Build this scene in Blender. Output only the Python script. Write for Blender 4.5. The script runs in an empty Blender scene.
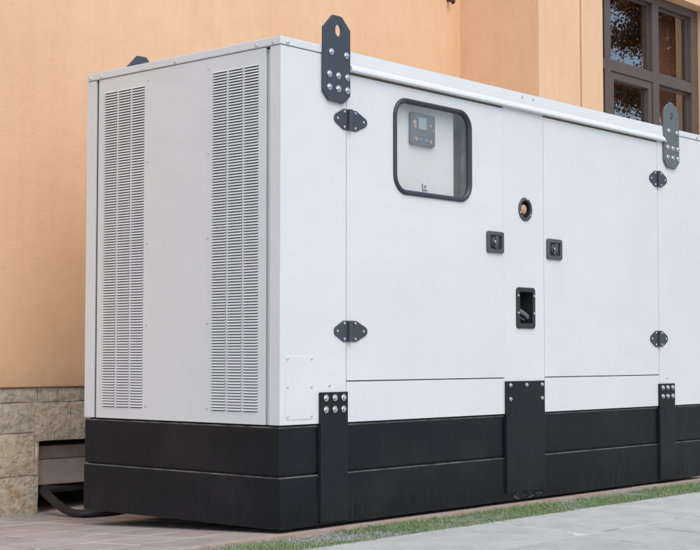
import bpy, bmesh, math, random
from mathutils import Vector, Matrix
R = math.radians
random.seed(7)
scene = bpy.context.scene
col = scene.collection
ORG = {}

# ------------------------------------------------------------------ helpers
def tag(o, label=None, cat=None, group=None, kind=None):
    if label: o['label'] = label
    if cat: o['category'] = cat
    if group: o['group'] = group
    if kind: o['kind'] = kind
    return o

def empty(name, loc):
    o = bpy.data.objects.new(name, None)
    o.empty_display_size = 0.2
    col.objects.link(o); o.location = loc
    ORG[o.name] = Vector(loc)
    return o

def obj(name, bm, mat, parent=None, origin=(0, 0, 0), smooth=False, bevel=0, segs=2):
    """mesh given in world coordinates, stored relative to its origin"""
    org = Vector(origin)
    bmesh.ops.recalc_face_normals(bm, faces=bm.faces[:])
    for v in bm.verts: v.co -= org
    me = bpy.data.meshes.new(name)
    bm.to_mesh(me); bm.free()
    for m in (mat if isinstance(mat, (list, tuple)) else [mat]): me.materials.append(m)
    if smooth:
        for p in me.polygons: p.use_smooth = True
        me.set_sharp_from_angle(angle=R(35))
    o = bpy.data.objects.new(name, me)
    col.objects.link(o)
    place(o, parent, org)
    if bevel:
        md = o.modifiers.new('bevel', 'BEVEL'); md.width = bevel; md.segments = segs
        md.limit_method = 'ANGLE'; md.angle_limit = R(40); md.harden_normals = False
    return o

def place(o, parent, org):
    org = Vector(org)
    ORG[o.name] = org
    if parent:
        o.parent = parent
        o.location = org - ORG[parent.name]
    else:
        o.location = org

def inst(src, name, parent, org, rotz=0.0):
    o = src.copy(); o.name = name
    col.objects.link(o)
    place(o, parent, org)
    o.rotation_euler = (0, 0, rotz)
    return o

def box(bm, x0, x1, y0, y1, z0, z1, mi=0):
    vs = [bm.verts.new((x, y, z)) for x in (x0, x1) for y in (y0, y1) for z in (z0, z1)]
    for f in ((0, 1, 3, 2), (4, 6, 7, 5), (0, 4, 5, 1), (2, 3, 7, 6), (0, 2, 6, 4), (1, 5, 7, 3)):
        fc = bm.faces.new([vs[i] for i in f]); fc.material_index = mi
    return vs

def bx(*a):
    bm = bmesh.new(); box(bm, *a); return bm

def plate(bm, outer, holes, fmap, thick, d0=0.0):
    """flat plate with holes; fmap(u, v, d) -> world, d is depth behind the face"""
    tmp = bmesh.new(); edges = []
    for loop in [outer] + list(holes):
        vs = [tmp.verts.new((u, v, 0)) for u, v in loop]
        for i in range(len(vs)): edges.append(tmp.edges.new((vs[i], vs[(i + 1) % len(vs)])))
    bmesh.ops.triangle_fill(tmp, edges=edges, use_beauty=True, use_dissolve=False)
    bmesh.ops.dissolve_limit(tmp, angle_limit=0.001, verts=tmp.verts[:], edges=[e for e in tmp.edges if len(e.link_faces) == 2])
    tmp.verts.index_update()
    a = {v: bm.verts.new(fmap(v.co.x, v.co.y, d0)) for v in tmp.verts}
    b = {v: bm.verts.new(fmap(v.co.x, v.co.y, d0 + thick)) for v in tmp.verts}
    for f in tmp.faces:
        bm.faces.new([a[v] for v in f.verts])
        bm.faces.new([b[v] for v in reversed(f.verts)])
    for e in tmp.edges:
        if len(e.link_faces) == 1:
            v, w = e.verts
            bm.faces.new((a[v], a[w], b[w], b[v]))
    tmp.free()

def rect(u0, u1, v0, v1): return [(u0, v0), (u1, v0), (u1, v1), (u0, v1)]

def rrect(u0, u1, v0, v1, r, n=8):
    out = []
    for cx, cy, a0 in ((u1 - r, v0 + r, -90), (u1 - r, v1 - r, 0), (u0 + r, v1 - r, 90), (u0 + r, v0 + r, 180)):
        for i in range(n + 1):
            a = R(a0 + 90 * i / n); out.append((cx + r * math.cos(a), cy + r * math.sin(a)))
    return out

def ell(cx, cy, rx, ry, n=24): return [(cx + rx * math.cos(2 * math.pi * i / n), cy + ry * math.sin(2 * math.pi * i / n)) for i in range(n)]

def mp(axis, base, sgn=1):
    """axis 'S': long side plane y=base, depth grows along +y*sgn; 'E': end plane x=base"""
    if axis == 'S': return lambda u, v, d: (u, base + sgn * d, v)
    return lambda u, v, d: (base + sgn * d, u, v)

def tube(bm, pts, r, seg=12, cap=True, sx=1.0):
    pts = [Vector(p) for p in pts]; rings = []
    up = Vector((0, 0, 1)); prev = None
    for i, p in enumerate(pts):
        t = (pts[min(i + 1, len(pts) - 1)] - pts[max(i - 1, 0)]).normalized()
        if prev is None:
            n = t.cross(up)
            if n.length < 1e-3: n = t.cross(Vector((1, 0, 0)))
            n.normalize()
        else:
            n = (prev - t * prev.dot(t)).normalized()
        prev = n; b = t.cross(n)
        rr = r[i] if isinstance(r, (list, tuple)) else r
        rings.append([bm.verts.new(p + (n * math.cos(a) * sx + b * math.sin(a)) * rr) for a in [2 * math.pi * k / seg for k in range(seg)]])
    for i in range(len(rings) - 1):
        for k in range(seg):
            bm.faces.new((rings[i][k], rings[i][(k + 1) % seg], rings[i + 1][(k + 1) % seg], rings[i + 1][k]))
    if cap:
        bm.faces.new(rings[0]); bm.faces.new(rings[-1])

def spline(pts, n=10):
    pts = [Vector(p) for p in pts]; P = [pts[0]] + pts + [pts[-1]]; out = []
    for i in range(1, len(P) - 2):
        for k in range(n):
            t = k / n; a, b, c, d = P[i - 1], P[i], P[i + 1], P[i + 2]
            out.append(0.5 * ((2 * b) + (c - a) * t + (2 * a - 5 * b + 4 * c - d) * t * t + (3 * b - a - 3 * c + d) * t ** 3))
    out.append(pts[-1]); return out

def lathe_y(bm, cx, cz, prof, seg=28, sx=1.0, ysgn=1):
    """profile of (radius, y) turned about an axis along y"""
    rings = []
    for r, y in prof:
        if r < 1e-6: rings.append([bm.verts.new((cx, y, cz))]); continue
        rings.append([bm.verts.new((cx + r * sx * math.cos(2 * math.pi * k / seg), y, cz + r * math.sin(2 * math.pi * k / seg))) for k in range(seg)])
    for a, b in zip(rings, rings[1:]):
        for k in range(seg):
            k2 = (k + 1) % seg
            if len(a) == 1 and len(b) == 1: continue
            if len(a) == 1: bm.faces.new((a[0], b[k2], b[k]))
            elif len(b) == 1: bm.faces.new((a[k], a[k2], b[0]))
            else: bm.faces.new((a[k], a[k2], b[k2], b[k]))

# ------------------------------------------------------------------ materials
def mat(name): 
    m = bpy.data.materials.new(name); m.use_nodes = True
    nt = m.node_tree; b = nt.nodes['Principled BSDF']
    return m, nt, b
def N(nt, t, **kw):
    n = nt.nodes.new(t)
    for k, v in kw.items():
        if k in n.inputs.keys() if hasattr(n.inputs, 'keys') else False: n.inputs[k].default_value = v
        else: setattr(n, k, v)
    return n
def noise(nt, scale, detail=4, rough=0.55, vec=None, dims='3D'):
    n = nt.nodes.new('ShaderNodeTexNoise'); n.inputs['Scale'].default_value = scale
    n.inputs['Detail'].default_value = detail; n.inputs['Roughness'].default_value = rough
    if vec is None: vec = coords(nt)
    nt.links.new(vec, n.inputs['Vector'])
    return n
def coords(nt, scale=(1, 1, 1)):
    g = nt.nodes.new('ShaderNodeNewGeometry'); m = nt.nodes.new('ShaderNodeMapping')
    m.inputs['Scale'].default_value = scale
    nt.links.new(g.outputs['Position'], m.inputs['Vector']); return m.outputs[0]
def ramp(nt, fac, stops):
    r = nt.nodes.new('ShaderNodeValToRGB'); els = r.color_ramp.elements
    while len(els) < len(stops): els.new(0.5)
    for e, (p, c) in zip(els, stops):
        e.position = p; e.color = (c[0], c[1], c[2], 1) if isinstance(c, (tuple, list)) else (c, c, c, 1)
    nt.links.new(fac, r.inputs[0]); return r.outputs[0]
def mix(nt, fac, a, b, mode='MIX'):
    m = nt.nodes.new('ShaderNodeMix'); m.data_type = 'RGBA'; m.blend_type = mode
    for sock, v in ((m.inputs[0], fac), (m.inputs[6], a), (m.inputs[7], b)):
        if isinstance(v, (int, float)): sock.default_value = v
        elif isinstance(v, (tuple, list)): sock.default_value = (*v[:3], 1)
        else: nt.links.new(v, sock)
    return m.outputs[2]
def bump(nt, b, h, strength=0.3, dist=0.01, prev=None):
    n = nt.nodes.new('ShaderNodeBump'); n.inputs['Strength'].default_value = strength; n.inputs['Distance'].default_value = dist
    nt.links.new(h, n.inputs['Height'])
    if prev is not None: nt.links.new(prev, n.inputs['Normal'])
    nt.links.new(n.outputs[0], b.inputs['Normal']); return n.outputs[0]

def paint(name, c1, c2, rough=0.35, coat=0.0, wav=0.02, spec=0.5):
    m, nt, b = mat(name)
    p = coords(nt)
    n1 = noise(nt, 1.7, 3, vec=p)
    c = mix(nt, ramp(nt, n1.outputs[0], [(0.35, 0), (0.65, 1)]), c1, c2)
    sk_ = noise(nt, 1, 6, 0.65, vec=coords(nt, (20, 20, 0.9))); c = mix(nt, ramp(nt, sk_.outputs[0], [(0.50, 0), (0.8, 0.05)]), c, (c1[0] * 0.74, c1[1] * 0.73, c1[2] * 0.70))
    gr_ = noise(nt, 5, 7, 0.7, vec=p); c = mix(nt, ramp(nt, gr_.outputs[0], [(0.52, 0), (0.78, 0.10)]), c, (c1[0] * 0.80, c1[1] * 0.79, c1[2] * 0.76))
    nt.links.new(c, b.inputs['Base Color'])
    n2 = noise(nt, 14, 5, vec=p)
    nt.links.new(ramp(nt, n2.outputs[0], [(0.3, rough - 0.05), (0.7, rough + 0.08)]), b.inputs['Roughness'])
    n3 = noise(nt, 900, 2, vec=p)
    pr = bump(nt, b, n3.outputs[0], 0.06, 0.0006)
    n4 = noise(nt, 2.2, 2, vec=p)
    bump(nt, b, n4.outputs[0], wav, 0.1, pr)
    b.inputs['Specular IOR Level'].default_value = spec
    if coat: b.inputs['Coat Weight'].default_value = coat; b.inputs['Coat Roughness'].default_value = 0.2
    return m

M = {}
M['white'] = paint('white_powder_coat', (0.672, 0.696, 0.688), (0.702, 0.724, 0.714), 0.34, 0, 0.09)
M['white_grey'] = paint('cabinet_white', (0.80, 0.79, 0.76), (0.84, 0.83, 0.80), 0.5)
M['plate'] = paint('dark_grey_plate_paint', (0.040, 0.052, 0.068), (0.052, 0.066, 0.083), 0.40)
M['plate_light'] = paint('grey_green_plate_paint', (0.10, 0.125, 0.13), (0.125, 0.15, 0.152), 0.45)
M['black_plastic'] = paint('black_plastic', (0.02, 0.021, 0.023), (0.028, 0.029, 0.031), 0.45)
M['lock_plastic'] = paint('grey_lock_plastic', (0.060, 0.07, 0.08), (0.08, 0.09, 0.10), 0.35)
M['rubber'] = paint('rubber_gasket', (0.028, 0.034, 0.042), (0.038, 0.045, 0.053), 0.38)
M['cable'] = paint('black_cable_sheath', (0.012, 0.012, 0.013), (0.02, 0.02, 0.021), 0.55)
M['rust'] = paint('rusty_edge', (0.09, 0.08, 0.07), (0.15, 0.135, 0.12), 0.9)

# black base paint with pale road dust and scrapes towards the bottom
def base_paint(name, ca, cb, dust_amt=1.0):
    m, nt, b = mat(name)
    p = coords(nt); n1 = noise(nt, 3, 4, vec=p)
    c = mix(nt, n1.outputs[0], ca, cb)
    g = nt.nodes.new('ShaderNodeNewGeometry'); s = nt.nodes.new('ShaderNodeSeparateXYZ'); nt.links.new(g.outputs['Position'], s.inputs[0])
    low = ramp(nt, s.outputs['Z'], [(0.02, 1), (0.24, 0.0)])
    st = noise(nt, 1, 6, 0.7, vec=coords(nt, (55, 55, 7)))
    pat = noise(nt, 3.1, 3, vec=coords(nt, (1, 1, .6)))
    k = mix(nt, 1.0, ramp(nt, st.outputs[0], [(0.50, 0), (0.72, 1)]), ramp(nt, pat.outputs[0], [(0.42, 0.0), (0.62, 1)]), 'MULTIPLY')
    k = mix(nt, 1.0, k, low, 'MULTIPLY')
    c = mix(nt, mix(nt, 1.0, k, (0.15 * dust_amt,) * 3, 'MULTIPLY'), c, (0.22, 0.22, 0.21))
    n5 = noise(nt, 130, 2, vec=p)
    c = mix(nt, ramp(nt, n5.outputs[0], [(0.72, 0), (0.76, 0.35)]), c, (0.25, 0.25, 0.25))
    sn = nt.nodes.new('ShaderNodeSeparateXYZ'); nt.links.new(g.outputs['Normal'], sn.inputs[0])
    n7 = noise(nt, 11, 4, vec=p); up = mix(nt, 1.0, ramp(nt, sn.outputs['Z'], [(0.15, 0), (0.6, 1)]), ramp(nt, n7.outputs[0], [(0.35, 0.25), (0.6, 1)]), 'MULTIPLY')
    c = mix(nt, up, c, (0.20, 0.19, 0.18))
    n8 = noise(nt, 2.3, 6, 0.65, vec=p); c = mix(nt, ramp(nt, n8.outputs[0], [(0.5, 0), (0.75, 0.05)]), c, (0.20, 0.17, 0.15))
    nt.links.new(c, b.inputs['Base Color'])
    n2 = noise(nt, 9, 5, vec=p)
    nt.links.new(ramp(nt, n2.outputs[0], [(0.3, 0.30), (0.7, 0.46)]), b.inputs['Roughness'])
    n4 = noise(nt, 3, 2, vec=p); bump(nt, b, n4.outputs[0], 0.05, 0.08); b.inputs['Specular IOR Level'].default_value = 0.22
    return m
M['base'] = base_paint('black_base_paint', (0.006, 0.0075, 0.0095), (0.010, 0.012, 0.015))
M['strap'] = base_paint('strap_paint', (0.010, 0.012, 0.0145), (0.014, 0.016, 0.019), 0.6)

m, nt, b = mat('zinc_bolt'); b.inputs['Metallic'].default_value = 1; b.inputs['Base Color'].default_value = (0.75, 0.76, 0.77, 1)
nz = noise(nt, 300, 2); nt.links.new(ramp(nt, nz.outputs[0], [(0.3, 0.18), (0.7, 0.38)]), b.inputs['Roughness']); M['zinc'] = m
m, nt, b = mat('dark_inside'); b.inputs['Base Color'].default_value = (0.02, 0.021, 0.022, 1); b.inputs['Roughness'].default_value = 0.7; M['dark'] = m
m, nt, b = mat('warm_seal'); b.inputs['Base Color'].default_value = (0.25, 0.2, 0.13, 1); b.inputs['Roughness'].default_value = 0.8; M['seal'] = m
m, nt, b = mat('beige_stop_button'); b.inputs['Base Color'].default_value = (0.56, 0.30, 0.17, 1); b.inputs['Roughness'].default_value = 0.4; M['button'] = m
m, nt, b = mat('amber_lens'); b.inputs['Base Color'].default_value = (0.55, 0.38, 0.25, 1); b.inputs['Roughness'].default_value = 0.3; M['amber'] = m
m, nt, b = mat('blue_key'); b.inputs['Base Color'].default_value = (0.2, 0.35, 0.6, 1); b.inputs['Roughness'].default_value = 0.4; M['blue'] = m
m, nt, b = mat('green_key'); b.inputs['Base Color'].default_value = (0.25, 0.4, 0.3, 1); b.inputs['Roughness'].default_value = 0.4; M['green'] = m
m, nt, b = mat('controller_grey'); b.inputs['Base Color'].default_value = (0.16, 0.165, 0.17, 1); b.inputs['Roughness'].default_value = 0.4; M['ctrl'] = m
m, nt, b = mat('controller_screen'); b.inputs['Base Color'].default_value = (0.35, 0.42, 0.43, 1); b.inputs['Roughness'].default_value = 0.15; M['screen'] = m
m, nt, b = mat('duct_reflection_brown')
n1 = noise(nt, 18, 5); nt.links.new(ramp(nt, n1.outputs[0], [(0.35, (0.13, 0.11, 0.09)), (0.65, (0.34, 0.28, 0.21))]), b.inputs['Base Color']); M['duct'] = m  # brownish reflection in the door pane is put into the duct colour

def glass(name, tint, ior=1.5, boost=1.0, rough=0.0):
    m = bpy.data.materials.new(name); m.use_nodes = True; nt = m.node_tree; nt.nodes.clear()
    o = nt.nodes.new('ShaderNodeOutputMaterial'); t = nt.nodes.new('ShaderNodeBsdfTransparent'); g = nt.nodes.new('ShaderNodeBsdfGlossy')
    g.inputs['Roughness'].default_value = rough; t.inputs[0].default_value = (*tint, 1)
    f = nt.nodes.new('ShaderNodeFresnel'); f.inputs['IOR'].default_value = ior
    mu = nt.nodes.new('ShaderNodeMath'); mu.operation = 'MULTIPLY'; mu.inputs[1].default_value = boost; mu.use_clamp = True
    mx = nt.nodes.new('ShaderNodeMixShader')
    ge = nt.nodes.new('ShaderNodeNewGeometry'); iv = nt.nodes.new('ShaderNodeMath'); iv.operation = 'SUBTRACT'; iv.inputs[0].default_value = 1.0
    nt.links.new(ge.outputs['Backfacing'], iv.inputs[1]); m2 = nt.nodes.new('ShaderNodeMath'); m2.operation = 'MULTIPLY'
    nt.links.new(f.outputs[0], mu.inputs[0]); nt.links.new(mu.outputs[0], m2.inputs[0]); nt.links.new(iv.outputs[0], m2.inputs[1]); nt.links.new(m2.outputs[0], mx.inputs[0]); nt.links.new(t.outputs[0], mx.inputs[1]); nt.links.new(g.outputs[0], mx.inputs[2]); nt.links.new(mx.outputs[0], o.inputs[0])
    nz = noise(nt, 1.3, 2); bp = nt.nodes.new('ShaderNodeBump'); bp.inputs['Strength'].default_value = 0.02; bp.inputs['Distance'].default_value = 0.006
    nt.links.new(nz.outputs[0], bp.inputs['Height']); nt.links.new(bp.outputs[0], g.inputs['Normal'])
    return m
M['glass'] = glass('inspection_glass', (0.97, 0.975, 0.97), 1.5, 2.4, 0.06)
M['house_glass'] = glass('house_window_glass', (0.88, 0.87, 0.85), 1.55, 3.8, 0.004)
m, nt, b = mat('window_frame_brown')
n1 = noise(nt, 4, 3); nt.links.new(mix(nt, n1.outputs[0], (0.10, 0.073, 0.060), (0.125, 0.094, 0.078)), b.inputs['Base Color']); b.inputs['Roughness'].default_value = 0.32; M['frame'] = m
m, nt, b = mat('brown_curtain')
n1 = noise(nt, 1, 3, vec=coords(nt, (30, 30, 0.6))); nt.links.new(mix(nt, n1.outputs[0], (0.34, 0.15, 0.09), (0.46, 0.21, 0.13)), b.inputs['Base Color']); b.inputs['Roughness'].default_value = 0.9; M['curtain'] = m

# peach render
m, nt, b = mat('peach_plaster')
p = coords(nt); n1 = noise(nt, 1.2, 5, 0.6, vec=p); n2 = noise(nt, 1, 5, 0.6, vec=coords(nt, (16, 16, 1.8)))
c = mix(nt, ramp(nt, n1.outputs[0], [(0.3, 0), (0.7, 1)]), (0.77, 0.50, 0.30), (0.83, 0.555, 0.345))
c = mix(nt, ramp(nt, n2.outputs[0], [(0.45, 0), (0.75, 0.35)]), c, (0.71, 0.43, 0.245))
n6 = noise(nt, 3.3, 8, 0.7, vec=p); c = mix(nt, ramp(nt, n6.outputs[0], [(0.52, 0), (0.72, 0.30)]), c, (0.70, 0.45, 0.26))
n9 = noise(nt, 160, 3, 0.6, vec=p); c = mix(nt, ramp(nt, n9.outputs[0], [(0.35, 0.35), (0.5, 0)]), c, (0.58, 0.34, 0.19))
sz = nt.nodes.new('ShaderNodeSeparateXYZ'); nt.links.new(p, sz.inputs[0]); nd = noise(nt, 9, 5, 0.7, vec=p)
ad = nt.nodes.new('ShaderNodeMath'); ad.operation = 'MULTIPLY_ADD'; ad.inputs[1].default_value = 0.25; nt.links.new(nd.outputs[0], ad.inputs[0]); nt.links.new(sz.outputs['Z'], ad.inputs[2])
c = mix(nt, ramp(nt, ad.outputs[0], [(0.70, 0.45), (0.86, 0)]), c, (0.50, 0.33, 0.21))
nt.links.new(c, b.inputs['Base Color']); b.inputs['Roughness'].default_value = 0.9; b.inputs['Specular IOR Level'].default_value = 0.2
n3 = noise(nt, 110, 6, 0.65, vec=p); pr = bump(nt, b, n3.outputs[0], 0.45, 0.004); n4 = noise(nt, 7, 3, vec=p); bump(nt, b, n4.outputs[0], 0.2, 0.02, pr)
M['plaster'] = m

# stone cladding, a colour of its own for every block
m, nt, b = mat('stone_block')
g = nt.nodes.new('ShaderNodeNewGeometry')
c0 = ramp(nt, g.outputs['Random Per Island'], [(0.0, (0.60, 0.53, 0.42)), (0.3, (0.66, 0.55, 0.41)), (0.55, (0.58, 0.54, 0.46)), (0.8, (0.68, 0.56, 0.40)), (1.0, (0.61, 0.55, 0.45))])
p = coords(nt); n1 = noise(nt, 5, 8, 0.7, vec=p); n1.inputs['Distortion'].default_value = 2.0
c = mix(nt, ramp(nt, n1.outputs[0], [(0.54, 0), (0.66, 0.75)]), c0, (0.50, 0.30, 0.13))
n2 = noise(nt, 26, 8, 0.75, vec=p); c = mix(nt, ramp(nt, n2.outputs[0], [(0.35, 0.75), (0.55, 0)]), c, (0.24, 0.23, 0.20))
n5 = noise(nt, 15, 6, 0.7, vec=p); c = mix(nt, ramp(nt, n5.outputs[0], [(0.55, 0), (0.75, 0.6)]), c, (0.60, 0.56, 0.48))
nt.links.new(c, b.inputs['Base Color']); b.inputs['Roughness'].default_value = 0.85
n3 = noise(nt, 24, 9, 0.7, vec=p); n6 = noise(nt, 7, 4, 0.6, vec=p); n6.inputs['Distortion'].default_value = 0.4; pr = bump(nt, b, n3.outputs[0], 0.8, 0.02); bump(nt, b, n6.outputs[0], 0.6, 0.05, pr); M['stone'] = m
m, nt, b = mat('mortar')
n1 = noise(nt, 40, 4); nt.links.new(mix(nt, n1.outputs[0], (0.36, 0.31, 0.23), (0.48, 0.42, 0.33)), b.inputs['Base Color']); b.inputs['Roughness'].default_value = 0.95; M['mortar'] = m
m, nt, b = mat('raw_concrete')
n1 = noise(nt, 9, 6, 0.7); nt.links.new(ramp(nt, n1.outputs[0], [(0.35, (0.36, 0.31, 0.27)), (0.65, (0.50, 0.44, 0.40))]), b.inputs['Base Color']); b.inputs['Roughness'].default_value = 0.95
n3 = noise(nt, 60, 6); bump(nt, b, n3.outputs[0], 0.5, 0.01); M['concrete'] = m

# paving
def paving(name, cols, dark, grit, bs=0.35):
    m, nt, b = mat(name)
    g = nt.nodes.new('ShaderNodeNewGeometry'); c = ramp(nt, g.outputs['Random Per Island'], [(i / (len(cols) - 1), k) for i, k in enumerate(cols)])
    p = coords(nt); n1 = noise(nt, 5, 7, 0.7, vec=p); c = mix(nt, ramp(nt, n1.outputs[0], [(0.42, 0), (0.70, 0.55)]), c, dark)
    n2 = noise(nt, 180, 3, vec=p); c = mix(nt, ramp(nt, n2.outputs[0], [(0.5, 0), (0.68, 0.4)]), c, grit)
    n5 = noise(nt, 22, 6, 0.7, vec=p); c = mix(nt, ramp(nt, n5.outputs[0], [(0.60, 0), (0.72, 0.35)]), c, grit)
    nt.links.new(c, b.inputs['Base Color']); b.inputs['Roughness'].default_value = 0.85; b.inputs['Specular IOR Level'].default_value = 0.3
    n3 = noise(nt, 90, 6, vec=p); bump(nt, b, n3.outputs[0], bs, 0.006); return m
M['tile'] = paving('brown_paving_tile', [(0.31, 0.275, 0.255), (0.38, 0.34, 0.315), (0.335, 0.30, 0.275)], (0.18, 0.15, 0.142), (0.48, 0.44, 0.42))
M['slab'] = paving('grey_paving_slab', [(0.36, 0.375, 0.345), (0.45, 0.46, 0.42), (0.40, 0.415, 0.38)], (0.25, 0.26, 0.245), (0.62, 0.62, 0.585), 0.7)
m, nt, b = mat('joint_sand'); n1 = noise(nt, 70, 5); n2 = noise(nt, 3, 4)
c = mix(nt, n1.outputs[0], (0.46, 0.45, 0.42), (0.66, 0.64, 0.60)); c = mix(nt, ramp(nt, n2.outputs[0], [(0.54, 0), (0.60, 0.9)]), c, (0.10, 0.10, 0.085))
nt.links.new(c, b.inputs['Base Color']); b.inputs['Roughness'].default_value = 0.95; M['sand'] = m
m, nt, b = mat('kerb_stone'); p = coords(nt); n1 = noise(nt, 9, 5, vec=p); n2 = noise(nt, 120, 3, vec=p)
c = mix(nt, ramp(nt, n1.outputs[0], [(0.35, 0), (0.6, 1)]), (0.36, 0.31, 0.26), (0.36, 0.25, 0.20)); c = mix(nt, ramp(nt, n2.outputs[0], [(0.5, 0), (0.7, 0.5)]), c, (0.54, 0.49, 0.43))
nt.links.new(c, b.inputs['Base Color']); b.inputs['Roughness'].default_value = 0.9; bump(nt, b, n2.outputs[0], 0.5, 0.006); M['kerb'] = m
m, nt, b = mat('soil'); n1 = noise(nt, 40, 6, 0.7); nt.links.new(ramp(nt, n1.outputs[0], [(0.35, (0.14, 0.135, 0.125)), (0.7, (0.30, 0.29, 0.275))]), b.inputs['Base Color']); b.inputs['Roughness'].default_value = 1; bump(nt, b, n1.outputs[0], 0.8, 0.01); M['soil'] = m
m, nt, b = mat('gravel_stone'); g = nt.nodes.new('ShaderNodeNewGeometry')
nt.links.new(ramp(nt, g.outputs['Random Per Island'], [(0, (0.16, 0.165, 0.165)), (0.5, (0.27, 0.275, 0.275)), (0.85, (0.38, 0.38, 0.375)), (1, (0.48, 0.46, 0.42))]), b.inputs['Base Color']); b.inputs['Roughness'].default_value = 0.85; M['gravel'] = m
def leafmat(name, cols, trans=0.25):
    m, nt, b = mat(name); g = nt.nodes.new('ShaderNodeNewGeometry')
    nt.links.new(ramp(nt, g.outputs['Random Per Island'], [(i / (len(cols) - 1), k) for i, k in enumerate(cols)]), b.inputs['Base Color'])
    b.inputs['Roughness'].default_value = 0.6
    if trans:
        tr = nt.nodes.new('ShaderNodeBsdfTranslucent'); ms = nt.nodes.new('ShaderNodeMixShader'); ms.inputs[0].default_value = trans
        cl = b.inputs['Base Color'].links[0].from_socket; nt.links.new(cl, tr.inputs[0])
        nt.links.new(b.outputs[0], ms.inputs[1]); nt.links.new(tr.outputs[0], ms.inputs[2]); nt.links.new(ms.outputs[0], nt.nodes['Material Output'].inputs[0])
    return m
M['grass'] = leafmat('grass_blade', [(0.13, 0.22, 0.085), (0.21, 0.32, 0.125), (0.18, 0.27, 0.12), (0.28, 0.38, 0.18), (0.42, 0.41, 0.24)])
M['autumn'] = leafmat('autumn_leaves', [(0.14, 0.07, 0.03), (0.24, 0.12, 0.045), (0.38, 0.19, 0.06), (0.10, 0.07, 0.03)], 0.45)
M['evergreen'] = leafmat('evergreen_leaves', [(0.035, 0.05, 0.02), (0.05, 0.065, 0.025), (0.06, 0.05, 0.02)])
M['weed'] = leafmat('weed_leaf', [(0.05, 0.13, 0.03), (0.10, 0.22, 0.05)])
m, nt, b = mat('bark'); n1 = noise(nt, 14, 6); nt.links.new(mix(nt, n1.outputs[0], (0.06, 0.045, 0.035), (0.14, 0.11, 0.09)), b.inputs['Base Color']); b.inputs['Roughness'].default_value = 0.95; M['bark'] = m
m, nt, b = mat('far_ground'); n1 = noise(nt, 0.6, 8, 0.7); nt.links.new(mix(nt, n1.outputs[0], (0.20, 0.20, 0.19), (0.30, 0.30, 0.29)), b.inputs['Base Color']); b.inputs['Roughness'].default_value = 1; M['far'] = m
m, nt, b = mat('roof_tile'); n1 = noise(nt, 6, 5); nt.links.new(mix(nt, n1.outputs[0], (0.24, 0.09, 0.05), (0.32, 0.14, 0.09)), b.inputs['Base Color']); b.inputs['Roughness'].default_value = 0.85; M['roof'] = m

# ------------------------------------------------------------------ dimensions
LEN, WID, HGT = 3.95, 1.372, 2.2
ZB = 0.46                      # bottom of the white canopy
YW, XC, YF = 2.28, 4.34, 1.536 # house walls

gen = empty('generator', (LEN / 2, WID / 2, 0))
tag(gen, 'large white diesel generator in a metal canopy on a black base beside the peach house', 'generator')
S = mp('S', 0.0); SB = mp('S', WID, -1); EN = mp('E', 0.0); EF = mp('E', LEN, -1)

# ---- fasteners (prototypes)
def bolt_bm(r=0.0135, h=0.012):
    bm = bmesh.new()
    lathe_y(bm, 0, 0, [(0, -0.003), (r * 1.35, -0.003), (r * 1.35, 0.0)], 20)       # washer
    prof = []
    hexr = [bm.verts.new((r * math.cos(R(60 * k + 12)), -0.003, r * math.sin(R(60 * k + 12)))) for k in range(6)]
    hext = [bm.verts.new((r * math.cos(R(60 * k + 12)), -h + 0.003, r * math.sin(R(60 * k + 12)))) for k in range(6)]
    for k in range(6): bm.faces.new((hexr[k], hexr[(k + 1) % 6], hext[(k + 1) % 6], hext[k]))
    bm.faces.new(hext)
    lathe_y(bm, 0, 0, [(r * 0.86, -h + 0.0028), (r * 0.8, -h), (r * 0.45, -h - 0.0016), (0, -h - 0.002)], 16)
    return bm
def screw_bm(r=0.006, h=0.004):
    bm = bmesh.new(); lathe_y(bm, 0, 0, [(r, 0.001), (r, -0.001), (r * 0.8, -h * 0.75), (r * 0.4, -h), (0, -h)], 14); return bm
protos = {}
def fastener(kind, name, parent, pos, face):
    """face: 'S' front long side, 'B' back, 'E' near end, 'F' far end"""
    rz = {'S': 0, 'B': math.pi, 'E': -math.pi / 2, 'F': math.pi / 2}[face]
    if kind not in protos:
        bm = {'bolt': lambda: bolt_bm(0.0118, 0.010), 'bolt_small': lambda: bolt_bm(0.0085, 0.009), 'screw': lambda: screw_bm(0.0072, 0.0045), 'rivet': lambda: screw_bm(0.0095, 0.009), 'pin': lambda: screw_bm(0.0058, 0.0045)}[kind]()
        o = obj(name, bm, M['zinc'], parent, (0, 0, 0), smooth=True)
        protos[kind] = o; place(o, parent, pos); o.rotation_euler = (0, 0, rz); return o
    return inst(protos[kind], name, parent, pos, rz)

# ---- base
bm = bmesh.new()
box(bm, 0, LEN, 0.0, WID, 0.0, 0.229)
lower = obj('lower_base', bm, M['base'], gen, (LEN / 2, WID / 2, 0), bevel=0.005, segs=3)
bm = bmesh.new(); box(bm, 0.016, LEN - 0.016, 0.018, WID - 0.018, 0.2291, 0.2359); obj('base_groove', bm, M['dark'], gen, (LEN / 2, WID / 2, 0.229))
bm = bmesh.new(); box(bm, 0.002, LEN - 0.002, 0.005, WID - 0.002, 0.236, 0.452)
obj('upper_base', bm, M['base'], gen, (LEN / 2, WID / 2, 0.237), bevel=0.007, segs=3)
# rusty scuffs along the groove
# bearers under the base
bm = bmesh.new()
bm.free()
for x in (0.75, 2.0, 3.3): obj('bearer', bx(x - 0.09, x + 0.09, 0.12, WID - 0.1, -0.12, -0.001), M['concrete'], gen, (x, WID / 2, 0))

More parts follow.
